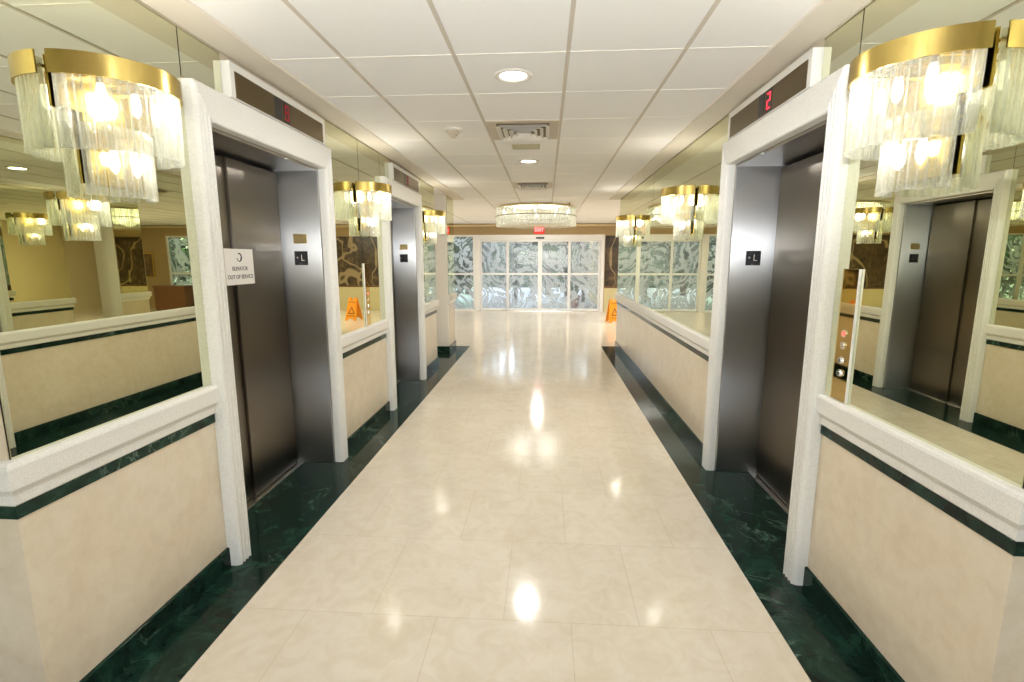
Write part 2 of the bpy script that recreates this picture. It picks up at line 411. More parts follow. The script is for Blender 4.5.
# ------------------------------------------------------------------ elevators
def casing_bms(s, w, zt, hw):
    """near pilaster, far pilaster (fluted) and plain head, mitred; local: x = out of wall, y from opening start"""
    N = 26; W = .111; sc = hw/W
    def profile(flutes):
        pr = [(0., .0005)]
        for i in range(N+1):
            q = i/N; d = .062
            edge = min(q, 1-q)
            ed = .16 if flutes else .05
            if edge < ed: d -= (.022 if flutes else .006)*(1-edge/ed)**2
            if flutes:
                for c in (.27, .5, .73):
                    a = abs(q-c)/.075
                    if a < 1: d -= .009*math.sqrt(1-a*a)
            pr.append((W*q, d))
        return pr+[(W, .0005), (W*.5, .0005)]
    out = []
    for fl, A, B in ((1, lambda q: (-q, 0), lambda q: (-q, zt+q*sc)), (1, lambda q: (w+q, 0), lambda q: (w+q, zt+q*sc)), (0, lambda q: (-q, zt+q*sc), lambda q: (w+q, zt+q*sc))):
        bm = bmesh.new(); pr = profile(fl); kk = len(pr)
        a, b = [[bm.verts.new((s*d, *fn(q))) for q, d in pr] for fn in (A, B)]
        for j in range(kk): bm.faces.new((a[j], a[(j+1) % kk], b[(j+1) % kk], b[j]))
        bm.faces.new(a); bm.faces.new(b[::-1]); out.append(bm)
    return out
def door_casing(s, xw, y0, w, label):
    t = thing('door_casing', label, 'door frame', (xw, y0, 0))
    for nm, cb in zip(('pilaster', 'pilaster', 'head_piece'), casing_bms(s, w, 2.17, .155)): obj(nm, cb, M['stone'], t, True)
def elevator(s, xw, y0, w, label):
    t = thing('elevator', label, 'elevator', (xw, y0, 0))
    zt = 2.17; dd = -.275*s
    # side jambs (returns), head return
    for nm, ya, yb in (('near', 0, .018), ('far', w-.018, w)):
        b = bx((-s*.003, ya, .002), (dd-s*.055, yb, zt), .002)
        j = obj('side_jamb', b, M['jamb'], t)
        yf = w-.018 if nm == 'far' else .018
        sg = -1 if nm == 'far' else 1
        fp = bx((-s*.105, yf, 1.503), (-s*.203, yf+sg*.004, 1.602), .0015); fo = obj('floor_plate', fp, M['slate'], j)
        fo['label'] = 'dark square floor plate'
        # raised star and letter L, read from inside the opening
        ri = (-s*sg*-1, 0, 0)
        rr = Vector((1, 0, 0)) if sg == -1 else Vector((-1, 0, 0))
        lb = on_plane(text_bm('L', .062), (-s*.154+rr.x*.012, yf+sg*.0046, 1.553), rr, (0,0,1))
        star = bmesh.new(); pts = [star.verts.new((.012*(1 if i % 2 == 0 else .42)*math.sin(PI*i/5), .012*(1 if i % 2 == 0 else .42)*math.cos(PI*i/5), 0)) for i in range(10)]
        star.faces.new(pts); on_plane(star, (-s*.154-rr.x*.026, yf+sg*.0052, 1.556), rr, (0,0,1))
        me = bpy.data.meshes.new('x'); star.to_mesh(me); star.free(); lb.from_mesh(me); bpy.data.meshes.remove(me)
        # braille dots
        for q in range(3): cyl(lb, (-s*.154-rr.x*.01+.008*q, 0, 1.512), .0022, yf+sg*.0042, yf+sg*.0056, 8, axis='y')
        # (letter and dots stay sub-parts of the jamb)
        obj('floor_letter', lb, M['chrome'], j)
        if nm == 'far' and s > 0:
            gp = bx((-s*.103, yf, 1.655), (-s*.203, yf-.003, 1.722), .0012); go = obj('brass_plate', gp, M['goldplate'], j)
            go['label'] = 'small brass plate'
    obj('head_jamb', bx((-s*.003, .018, zt-.016), (dd-s*.055, w-.018, zt), .002), M['headsteel'], t)
    # two sliding panels, the far one sliding in front
    m = w/2-.005
    obj('door_panel', bx((dd-s*.020, .019, .012), (dd-s*.045, m+.03, zt-.034), .003), M['door'], t)
    obj('door_panel', bx((dd+s*.000, m, .012), (dd-s*.018, w-.052, zt-.034), .003), M['door'], t)
    sb = bmesh.new()
    box(sb, (dd+s*.035, .019, .0005), (dd-s*.045, w-.019, .007), .001)
    obj('door_sill', sb, M['chrome'], t)
    obj('shaft_shadow', bx((dd-s*.046, .0, .002), (dd-s*.052, w, zt)), M['gap'], t)  # black sheet stands in for the shaft's shade behind the door gaps
    cb = bmesh.new(); cyl(cb, (s*.01, w*.62, 0), .016, zt-.024, zt-.016, 16)
    obj('head_glint', cb, M['chrome'], t, True)  # chrome disc set in for a downlight's reflection on the head
    return t
W = 1.21
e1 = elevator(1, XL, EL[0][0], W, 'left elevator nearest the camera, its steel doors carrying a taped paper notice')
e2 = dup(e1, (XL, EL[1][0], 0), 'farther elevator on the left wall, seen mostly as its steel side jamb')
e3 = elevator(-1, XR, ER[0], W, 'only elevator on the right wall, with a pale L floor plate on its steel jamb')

door_casing(1, XL, EL[0][0], W, 'white fluted casing around the left elevator nearest the camera')
door_casing(1, XL, EL[1][0], W, 'white fluted casing around the farther left elevator')
door_casing(-1, XR, ER[0], W, 'white fluted casing around the right elevator')
SEG = {'8': 'abcdefg', '2': 'abged', '5': 'afgcd', '3': 'abgcd'}
def seven(s, ch, c, h):
    """seven-segment digit; s=+1 mounted on the left wall. Viewer right is +y on the left wall and -y on the right wall."""
    bm = bmesh.new(); w = h*.52; q = h*.11
    R = {'a': (-w/2, h/2-q, w/2, h/2), 'g': (-w/2, -q/2, w/2, q/2), 'd': (-w/2, -h/2, w/2, -h/2+q),
         'f': (-w/2, 0, -w/2+q, h/2), 'b': (w/2-q, 0, w/2, h/2), 'e': (-w/2, -h/2, -w/2+q, 0), 'c': (w/2-q, -h/2, w/2, 0)}
    for sg in SEG[ch]:
        u0, v0, u1, v1 = R[sg]; g = .0012
        box(bm, (c[0], c[1]+s*(u0+g), c[2]+v0+g), (c[0]+s*.001, c[1]+s*(u1-g), c[2]+v1-g))
    return bm
def indicator(s, xw, y0, ch, mat, label):
    # housing from y0 to y0+1.06
    t = thing('floor_indicator', label, 'floor indicator', (xw, y0, 2.331))
    L = 1.07; H = .175
    obj('housing', bx((-s*.003, 0, .004), (s*.048, L, H), .003), M['white'], t)
    f = obj('faceplate', bx((s*.047, .035, .010), (s*.051, L-.045, .136), .001), M['bronze'], t)
    yc = .485
    for i, sg in enumerate((-1, 1)):
        yy = yc+s*sg*.048
        d = obj('display_window', bx((s*.0505, yy-.037, .014), (s*.0525, yy+.037, .132), .0008), M['black'], t)
        if i == 1: obj('red_digit', seven(s, ch, (s*.0526, yy, .072), .088), mat, d)
    return t
indicator(1, XL, 2.53, '8', M['red_dim'], 'bronze floor indicator over the nearer left elevator, its red digit dim')
indicator(1, XL, 2.53+2.645, '8', M['red_dim'], 'bronze floor indicator over the farther left elevator')
indicator(-1, XR, 2.565, '2', M['red'], 'bronze floor indicator over the right elevator showing a bright red 2')

# notice taped to the left doors
xd = XL-.275+.0008
t = thing('paper_notice', 'white out of service notice taped to the steel doors of the left elevator', 'sign', (xd, 2.985, 1.500))
bm = bmesh.new()
N = 8
g0 = [[bm.verts.new((.0006+.004*max(0, abs(u/N-.5)-.3)*((u % 2)*.4+.6), -.145+.29*u/N, -.108+.216*v/N)) for v in range(N+1)] for u in range(N+1)]
for u in range(N):
    for v in range(N): bm.faces.new((g0[u][v], g0[u+1][v], g0[u+1][v+1], g0[u][v+1]))
r = bmesh.ops.extrude_face_region(bm, geom=bm.faces[:])
bmesh.ops.translate(bm, verts=[v for v in r['geom'] if isinstance(v, bmesh.types.BMVert)], vec=(.0006, 0, 0))
obj('paper_sheet', bm, M['paper'], t)
px = .0022
obj('printed_line', on_plane(text_bm('ELEVATOR', .033), (px, 0, -.012), (0,1,0), (0,0,1)), M['grey_ink'], t)
obj('printed_line', on_plane(text_bm('OUT OF SERVICE', .034), (px, 0, -.062), (0,1,0), (0,0,1)), M['grey_ink'], t)
bm = bmesh.new(); ring = []
for i in range(25):   # dark crescent emblem, thick at lower right, open at upper left
    a = math.radians(115-290*i/24); th = .004+.016*math.sin(PI*min(1, i/24*1.1))**2
    ring.append((.027*math.cos(a), .027*math.sin(a), (.027-th)*math.cos(a), (.027-th)*math.sin(a)))
vs = [(bm.verts.new((px, a, .057+b)), bm.verts.new((px, c+.004, .057+d-.003))) for a, b, c, d in ring]
for p, q in zip(vs, vs[1:]): bm.faces.new((p[0], q[0], q[1], p[1]))
obj('printed_emblem', bm, M['ink'], t)

# call stations
def call_panel(s, xw, y0, label):
    t = thing('call_panel', label, 'call panel', (xw+s*MT, y0, RAIL+.004))
    H = .552; w = .115
    obj('faceplate', bx((s*.0005, .004, 0), (s*.009, w, H), .001), M['brass_dark'], t)
    obj('glint_edge', bx((s*.0005, 0, 0), (s*.0105, .005, H), .0008), M['edge'], t)['label'] = 'plate edge with its glint painted white'
    for z, mt, nm in ((.285, M['btn_red'], 'up_button'), (.235, M['chrome'], 'down_button')):
        c = bmesh.new(); cyl(c, (0, w*.5, z), .017, s*.009, s*.013, 20, axis='x'); b = obj('call_button', c, M['chrome'], t, True)
        c = bmesh.new(); cyl(c, (0, w*.5, z), .011, s*.013, s*.0155, 20, axis='x'); obj('button_cap', c, mt, b, True)
    for z in (.172, .118):
        c = bmesh.new(); cyl(c, (0, w*.5, z), .016, s*.009, s*.019, 20, .013, axis='x'); b = obj('key_switch', c, M['chrome'], t, True)
        obj('key_slot', bx((s*.019, w*.5-.002, z-.008), (s*.0196, w*.5+.002, z+.008)), M['black'], b)
    return t
M['brass_dark'] = brass('dark_polished_brass', (214,190,130), .03)
M['edge'] = plain('painted_edge_glint', lin(244,242,236), .35, .2, .01)  # near-white colour holds the light glinting off the plate's near edge
M['btn_red'] = emit('lit_red_button', (1,.18,.12,1), 1.2)
call_panel(1, XL, 4.325, 'slim brass elevator call panel on the mirror between the left elevators')
call_panel(-1, XR, 2.09, 'slim brass call panel with round buttons on the right mirror, beside the elevator')

# ------------------------------------------------------------------ sconces
def rod_mesh(name, r, L, seed):
    rnd = random.Random(seed); bm = bmesh.new(); n = 9; rows = []; K = 9
    for k in range(K+1):
        z = -L*k/K
        rows.append([bm.verts.new(((r*(1+(.04*rnd.uniform(-1,1)))+(.0015 if k == K else 0))*math.cos(2*PI*i/n), (r*(1+.04*rnd.uniform(-1,1)))*math.sin(2*PI*i/n), z)) for i in range(n)])
    for a, b in zip(rows, rows[1:]):
        for i in range(n): bm.faces.new((a[i], a[(i+1) % n], b[(i+1) % n], b[i]))
    bm.faces.new(rows[0]); bm.faces.new(rows[-1])
    bmesh.ops.recalc_face_normals(bm, faces=bm.faces)
    me = bpy.data.meshes.new(name); bm.to_mesh(me); bm.free()
    for p in me.polygons: p.use_smooth = True
    return me
R_UP = [rod_mesh('upper_rod', .0130, .275, i) for i in range(3)]
R_LO = [rod_mesh('lower_rod', .0130, .235, 10+i) for i in range(3)]
for me in R_UP+R_LO: me.materials.append(M['rod'])
def half_band(a, b, z0, z1, th, s, n=40, span=.95):
    bm = bmesh.new(); rows = []
    for i in range(n+1):
        q = (-PI/2+PI*i/n)*span; c, sn = math.cos(q), math.sin(q)
        rows.append([bm.verts.new((s*(b+d)*c, (a+d)*sn, z)) for d, z in ((0, z0), (th, z0), (th, z1), (0, z1))])
    for p, q in zip(rows, rows[1:]):
        for j in range(4): bm.faces.new((p[j], p[(j+1) % 4], q[(j+1) % 4], q[j]))
    bm.faces.new(rows[0]); bm.faces.new(rows[-1][::-1]); return bm
def sconce(s, xw, y, zo, label):
    t = thing('wall_sconce', label, 'wall lamp', (xw+s*MT, y, 1.74+zo))
    Z = lambda z: z-1.74
    A, B, a2, b2 = .218, .244, .132, .112
    obj('brass_band', half_band(A, B, Z(2.112), Z(2.182), .006, s), M['brassband'], t, True)
    obj('hanger_rail', half_band(A-.024, B-.024, Z(2.135), Z(2.145), .012, s), M['brass'], t, True)
    obj('hanger_rail', half_band(a2-.006, b2-.006, Z(1.948), Z(1.958), .012, s), M['brass'], t, True)
    bm = bmesh.new(); box(bm, (s*.010, -A+.025, Z(2.02)), (s*.020, A-.025, Z(2.178)), .002); obj('back_plate', bm, M['brass'], t)
    bm = bmesh.new(); box(bm, (s*.010, -.118, Z(1.79)), (s*.020, .118, Z(2.019)), .002); obj('back_plate', bm, M['brass'], t)
    for yy, z, e in ((-.11, 2.14, B-.05), (.11, 2.14, B-.05), (-.06, 1.953, b2-.02), (.06, 1.953, b2-.02)):
        obj('support_arm', cyl(bmesh.new(), (0, yy, Z(z)), .005, s*.008, s*e, 10, axis='x'), M['brass'], t, True)
    for z0, z1, hw in ((2.04, 2.16, .15), (1.82, 1.99, .09)): obj('mounting_bracket', bx((s*.0005, -hw, Z(z0)), (s*.0105, hw, Z(z1)), .001), M['black'], t)
    def bulb(yy, z, d):
        bm = bmesh.new(); cyl(bm, (s*d, yy, 0), .011, Z(z)+.035, Z(z)+.075, 12); b = obj('lamp_holder', bm, M['brass'], t, True)
        bm = bmesh.new(); lathe(bm, [(.004,-.045),(.012,-.032),(.017,-.012),(.015,.012),(.010,.035)], (s*d, yy, Z(z)), 14); obj('bulb', bm, M['bulb'], b, True)
        bm = bmesh.new(); cyl(bm, (0, yy, Z(z)+.07), .004, s*.008, s*d, 8, axis='x'); obj('bulb_arm', bm, M['brass'], b, True)
    for yy in (-.12, 0, .12): bulb(yy, 2.075, .10 if yy else .12)
    bulb(-.05, 1.875, .055); bulb(.05, 1.875, .055)
    def rods(meshes, a, b, n, z):
        # even spacing along the half ellipse
        P = [(b*math.cos(-PI/2+PI*i/400), a*math.sin(-PI/2+PI*i/400)) for i in range(401)]
        Ls = [0]
        for p, q in zip(P, P[1:]): Ls.append(Ls[-1]+math.dist(p, q))
        for k in range(n):
            d = Ls[-1]*(k+.5)/n; i = min(range(401), key=lambda j: abs(Ls[j]-d))
            r = bpy.data.objects.new('glass_rod', meshes[k % len(meshes)]); COL.objects.link(r); r.parent = t
            r.location = (s*max(P[i][0], .030), P[i][1], Z(z)+random.uniform(-.003, .003)); r.rotation_euler = (random.uniform(-.015,.015), random.uniform(-.015,.015), random.uniform(0, 6.28))
    rods(R_UP, A-.016, B-.016, 28, 2.165)
    rods(R_LO, a2, b2, 15, 1.985)
    return t
def point(name, loc, power, col, r=.03):
    l = bpy.data.lights.new(name, 'POINT'); l.energy = power; l.color = col; l.shadow_soft_size = r
    o = bpy.data.objects.new(name, l); COL.objects.link(o); o.location = loc; return o
WARM = (1, .96, .90)
SC = [(1, XL, 1.815, .018, 'brass and glass rod wall sconce at the near left, by the first elevator'),
      (1, XL, 4.40, -.005, 'brass and glass rod wall sconce between the two left elevators'),
      (1, XL, 6.78, -.01, 'glass rod wall sconce on the narrow mirror past the farther left elevator'),
      (-1, XR, 1.815, .018, 'brass and glass rod wall sconce at the near right, by the right elevator'),
      (-1, XR, 4.62, -.03, 'brass and glass rod wall sconce just beyond the right elevator'),
      (-1, XR, 7.50, -.03, 'farthest glass rod wall sconce on the right wall, near its lobby end')]
for s, xw, y, zo, lb in SC:
    sconce(s, xw, y, zo, lb)
    point('sconce_light', (xw+s*.11, y+.06, 2.09+zo), 3.8, WARM, .05)
    point('sconce_light', (xw+s*.06, y, 1.89+zo), .8, WARM, .025)

# ------------------------------------------------------------------ chandelier over the lobby
CH = (-.20, 10.0)
t = thing('chandelier', 'large round glass rod chandelier fixed to the ceiling before the glass doors', 'chandelier', (CH[0], CH[1], ZC-.004))
Zc = lambda z: z-ZC+.004
def ring(r, z0, z1, th, n=64):
    bm = bmesh.new(); rows = []
    for i in range(n):
        c, sn = math.cos(2*PI*i/n), math.sin(2*PI*i/n)
        rows.append([bm.verts.new(((r+d)*c, (r+d)*sn, Zc(z))) for d, z in ((0, z0), (th, z0), (th, z1), (0, z1))])
    for i in range(n):
        p, q = rows[i], rows[(i+1) % n]
        for j in range(4): bm.faces.new((p[j], p[(j+1) % 4], q[(j+1) % 4], q[j]))
    return bm
bm = bmesh.new(); cyl(bm, (0,0,0), .70, Zc(2.520), 0, 64); obj('ceiling_pan', bm, M['chrome'], t, True)
obj('top_rim', ring(.735, 2.505, 2.530, .015), M['brass'], t, True)
obj('lower_rim', ring(.775, 2.345, 2.357, .012), M['ventdark'], t, True)
R_CO = [rod_mesh('outer_rod', .030, .345, 30+i) for i in range(2)]; R_CI = [rod_mesh('inner_rod', .028, .19, 40+i) for i in range(2)]
for me in R_CO+R_CI: me.materials.append(M['rod2'])
for i in range(66):
    a = 2*PI*i/66; r = bpy.data.objects.new('glass_rod', R_CO[i % 2]); COL.objects.link(r); r.parent = t
    r.location = (.745*math.cos(a), .745*math.sin(a), Zc(2.512)); r.rotation_euler = (0, 0, a*3)
for i in range(34):
    a = 2*PI*i/34; r = bpy.data.objects.new('glass_rod', R_CI[i % 2]); COL.objects.link(r); r.parent = t
    r.location = (.55*math.cos(a), .55*math.sin(a), Zc(2.51)); r.rotation_euler = (0, 0, a*5)
for i in range(10):
    a = 2*PI*(i+.5)/10
    bm = bmesh.new(); lathe(bm, [(.006,-.05),(.018,-.03),(.022,0),(.014,.04)], (.65*math.cos(a), .65*math.sin(a), Zc(2.44)), 12); obj('bulb', bm, M['bulb'], t, True)
for i in range(6):
    a = PI/3*i; point('chandelier_light', (CH[0]+.45*math.cos(a), CH[1]+.45*math.sin(a), 2.42), 2.4, WARM, .2)

# ------------------------------------------------------------------ ceiling fittings
def downlight(x, y, label, power, r=.075, col=(1, .98, .94)):
    t = thing('recessed_downlight', label, 'ceiling light', (x, y, ZC-.001), 0, 'recessed downlights along the ceiling centre line')
    bm = bmesh.new(); lathe(bm, [(r, 0), (r+.03, 0), (r+.028, -.006), (r+.012, -.010), (r, -.004), (r, 0)], n=32, cap=False)
    obj('trim_ring', bm, M['ventw'], t, True)
    bm = bmesh.new(); lathe(bm, [(.001, -.004), (r*.5, -.0035), (r+.001, -.001)], n=32, cap=False); obj('lens', bm, M['lens'], t, True)
    l = bpy.data.lights.new('downlight', 'AREA'); l.shape = 'DISK'; l.size = r*2; l.energy = power; l.color = col
    o = bpy.data.objects.new('downlight', l); COL.objects.link(o); o.location = (x, y, ZC-.012)
downlight(-.19, 2.96, 'round recessed downlight nearest the camera, before the square air vent', 15)
downlight(-.19, 5.43, 'second round recessed downlight, just past the small speaker grille', 15)
for x, y, lb in ((-.19, .45, 'added recessed downlight overhead at the mouth of the corridor'), (-.19, -2.0, 'added recessed downlight in the lobby behind'),  # those before the corridor are unseen, added for near lighting
                 (-3.0, -.8, 'added recessed downlight at the left of the near lobby'), (2.7, -.8, 'added recessed downlight at the right of the near lobby'),
                 (-.19, 13.2, 'recessed downlight between chandelier and glass doors'), (-4.6, 11.0, 'recessed downlight at the left of the far lobby'),
                 (3.2, 11.6, 'recessed downlight at the right of the far lobby')):
    downlight(x, y, lb, (3 if y > 0 else 2) if y < 1 else 30 if x == -.19 else 85, col=(.95, .98, 1) if y < 1 else (1, .98, .94))
def vent(x0, x1, y0, y1, label):
    t = thing('ceiling_vent', label, 'air vent', ((x0+x1)/2, (y0+y1)/2, ZC))
    hx, hy = (x1-x0)/2-.014, (y1-y0)/2-.012
    obj('vent_plate', bx((-hx, -hy, -.006), (hx, hy, .002), .002), M['vent'], t)
    a = .20; b = hy*.80
    obj('throat', bx((-a, -b, -.008), (a, b, -.0055)), M['ventdark'], t)
    for k in range(4):   # four nested louvre frames, dropping towards the rim
        q = 1-k*.23; bm = bmesh.new(); n = 4
        for (u0, v0), (u1, v1) in (((-1,-1),(1,-1)), ((1,-1),(1,1)), ((1,1),(-1,1)), ((-1,1),(-1,-1))):
            o0, o1 = (u0*a*q, v0*b*q, -.030-.003*k), (u1*a*q, v1*b*q, -.030-.003*k)
            i0, i1 = (u0*a*(q-.13), v0*b*(q-.13), -.009), (u1*a*(q-.13), v1*b*(q-.13), -.009)
            f = [bm.verts.new(p) for p in (o0, o1, i1, i0)]; g = [bm.verts.new((p[0], p[1], p[2]+.002)) for p in (o0, o1, i1, i0)]
            bm.faces.new(f); bm.faces.new(g[::-1])
            for i in range(4): bm.faces.new((f[i], f[(i+1) % 4], g[(i+1) % 4], g[i]))
        obj('louvre', bm, M['ventw'], t)
vent(-.467, .0985, 3.87, 4.472, 'square ceiling air vent beyond the first downlight')
vent(-.467, .0985, 6.88, 7.482, 'farther ceiling air vent, before the chandelier')
t = thing('speaker_grille', 'small flat beige grille on the ceiling between air vent and second downlight', 'grille', (-.19, 4.75, ZC))
obj('frame', bx((-.125, -.10, -.005), (.125, .10, .002), .002), M['grille'], t)
bm = bmesh.new()
for i in range(9): box(bm, (-.105, -.082+.019*i, -.008), (.105, -.072+.019*i, -.004))
obj('slats', bm, M['grille'], t)
t = thing('smoke_detector', 'white smoke detector on the ceiling at left of the air vent', 'smoke detector', (-.735, 4.10, ZC))
bm = bmesh.new(); lathe(bm, [(.075,0),(.075,-.012),(.066,-.018),(.05,-.020)], n=28); obj('base', bm, M['ventw'], t, True)
bm = bmesh.new(); lathe(bm, [(.048,-.020),(.045,-.034),(.032,-.040),(.030,-.052),(.018,-.060),(.004,-.061)], n=24); obj('sensor_dome', bm, M['vent'], t, True)
t = thing('sprinkler_head', 'tiny dark sprinkler head on the ceiling right of the chandelier', 'sprinkler', (.42, 9.45, ZC))
bm = bmesh.new(); lathe(bm, [(.035,0),(.033,-.008),(.012,-.012),(.010,-.035)], n=16); obj('escutcheon', bm, M['bronze'], t, True)
bm = bmesh.new(); lathe(bm, [(.008,-.035),(.026,-.038),(.026,-.042),(.004,-.044)], n=16); obj('deflector', bm, M['black'], t, True)

# ------------------------------------------------------------------ glass entrance
def frame_rect(bm, x0, x1, z0, z1, fw, y0, y1):
    box(bm, (x0, y0, z0), (x0+fw, y1, z1)); box(bm, (x1-fw, y0, z0), (x1, y1, z1))
    box(bm, (x0+fw, y0, z0), (x1-fw, y1, z0+fw)); box(bm, (x0+fw, y0, z1-fw), (x1-fw, y1, z1))
t = thing('entrance_door', 'automatic glass sliding doors in a white frame at the end of the hall', 'door', (-.17, YG+.05, 0))
X0 = lambda x: x+.17
bm = bmesh.new()
box(bm, (X0(-2.10), -.06, 0), (X0(-1.96), .08, 2.235), .004); box(bm, (X0(1.60), -.06, 0), (X0(1.70), .08, 2.235), .004)
obj('outer_frame', bm, M['alu'], t)
obj('header', bx((X0(-1.96), -.10, 2.09), (X0(1.60), .08, 2.233), .006), M['alu'], t)
obj('threshold', bx((X0(-1.96), -.08, .001), (X0(1.60), .08, .016), .003), M['chrome'], t)
leafx = [(-1.955, -1.115, .03), (-1.145, -.174, -.035), (-.170, .705, -.035), (.675, 1.598, .03)]
for x0, x1, yo in leafx:
    bm = bmesh.new(); fw = .055; frame_rect(bm, X0(x0), X0(x1), .02, 2.088, fw, yo-.02, yo+.02); box(bm, (X0(x0)+fw, yo-.018, 1.07), (X0(x1)-fw, yo+.018, 1.125))
    lf = obj('door_leaf', bm, M['alu'], t)
    bm = bmesh.new()
    for z0, z1 in ((.077, 1.068), (1.127, 2.031)): box(bm, (X0(x0)+fw, yo-.004, z0), (X0(x1)-fw, yo+.004, z1))
    obj('glass_pane', bm, M['etch'], lf)
obj('motion_sensor', bx((X0(-.17)-.12, -.135, 2.115), (X0(-.17)+.12, -.10, 2.165), .006), M['black'], t)
# fixed glazing to the left of the doors
n = 1; xs = [-2.10, -2.98, -3.95, -4.95, -5.95]
for a, b in zip(xs, xs[1:]):
    bm = bmesh.new(); frame_rect(bm, b, a, .0, 2.235, .05, YG+.01, YG+.09); box(bm, (b+.05, YG+.015, 1.065), (a-.05, YG+.085, 1.12))
    w = struct('window_%d' % n, bm, M['alu']); n += 1
    bm = bmesh.new()
    for z0, z1 in ((.05, 1.065), (1.12, 2.185)): box(bm, (b+.05, YG+.046, z0), (a-.05, YG+.054, z1))
    struct('window_pane', bm, M['etchdark'] , w)
# exit sign on the header wall
t = thing('exit_sign', 'red EXIT sign above the middle of the glass doors', 'exit sign', (-.20, YG-.002, 2.36))
obj('housing', bx((-.155, -.045, -.105), (.155, 0, .105), .008), M['exit'], t)
f = obj('sign_face', bx((-.142, -.049, -.092), (.142, -.044, .092), .002), M['exit_red'], t)
obj('lettering', on_plane(text_bm('EXIT', .125), (0, -.0496, 0), (1,0,0), (0,0,1)), M['exit_face'], t)
# mural and wainscot right of the doors
t = thing('mural_panel', 'dark brown mural with pale curling figure beside the glass doors', 'mural', (3.5, YG-.002, .74))
obj('panel', bx((-1.78, -.03, 0), (1.8, 0, 1.46), .003), M['mural'], t)
struct('trim_30', bx((1.72, YG-.02, .0), (5.39, YG, .70), .003), M['pale'])
struct('trim_31', bx((1.72, YG-.04, .70), (5.39, YG, .735), .004), M['desk'])
# wet floor signs
def wet_sign(x, y, rz, label):
    t = thing('wet_floor_sign', label, 'wet floor sign', (x, y, 0), rz)
    for s in (-1, 1):
        bm = bmesh.new()
        H = .57; a = .16; w0, w1 = .155, .11
        def pt(u, v, o): return (u*(w0+(w1-w0)*v), s*(a*(1-v)+.012)+o*s, .002+H*v)
        pts = [(-1,0),(-.55,0),(-.5,.08),(.5,.08),(.55,0),(1,0),(1,.93),(.8,1),(.35,1),(.35,.9),(-.35,.9),(-.35,1),(-.8,1),(-1,.93)]
        A = [bm.verts.new(pt(u, v, 0)) for u, v in pts]; B = [bm.verts.new(pt(u, v, .012)) for u, v in pts]
        bm.faces.new(A); bm.faces.new(B[::-1])
        for i in range(len(pts)): bm.faces.new((A[i], A[(i+1) % len(pts)], B[(i+1) % len(pts)], B[i]))
        p = obj('sign_board', bm, M['yellow'], t)
        bm = bmesh.new()   # dark warning triangle outline
        tri = [(0,.62),(-.62,.30),(.62,.30)]; tin = [(0,.555),(-.44,.33),(.44,.33)]
        A = [bm.verts.new(pt(u, v, .0135)) for u, v in tri]; B = [bm.verts.new(pt(u, v, .0135)) for u, v in tin]
        for i in range(3): bm.faces.new((A[i], A[(i+1) % 3], B[(i+1) % 3], B[i]))
        obj('warning_mark', bm, M['ink'], p)
        if s == -1:
            for s_, z_ in (('CAUTION', .80), ('WET FLOOR', .20)):
                q0 = Vector(pt(0, z_, .0138)); up = (Vector(pt(0, 1, 0))-Vector(pt(0, 0, 0))).normalized()
                obj('lettering', on_plane(text_bm(s_, .042), q0, (1,0,0), up), M['ink'], p)
    return t
wet_sign(1.68, 12.4, .12, 'yellow wet floor sign standing on the lobby floor past the right wall')
# left lobby furnishings, met in the mirrors
t = thing('console_table', 'brown wooden console table before the etched glass, seen in the left mirror', 'table', (-5.3, 14.2, 0))
obj('tabletop', bx((-.5, -.25, .72), (.5, .25, .76), .006), M['desk'], t)
obj('front_panel', bx((-.47, -.22, .05), (.47, .22, .72), .004), M['desk'], t)
for x in (-.44, .40):
    for y in (-.2, .16): obj('leg', bx((x, y, 0), (x+.04, y+.04, .06)), M['desk'], t)
t = thing('wall_picture', 'narrow framed picture on the cream wall of the far left lobby', 'picture', (-6.6, YG-.001, 1.35))
bm = bmesh.new(); frame_rect(bm, -.2, .2, -.38, .38, .035, -.03, 0); obj('frame', bm, M['brass'], t)
obj('artwork', bx((-.165, -.015, -.345), (.165, -.005, .345)), M['art'], t)

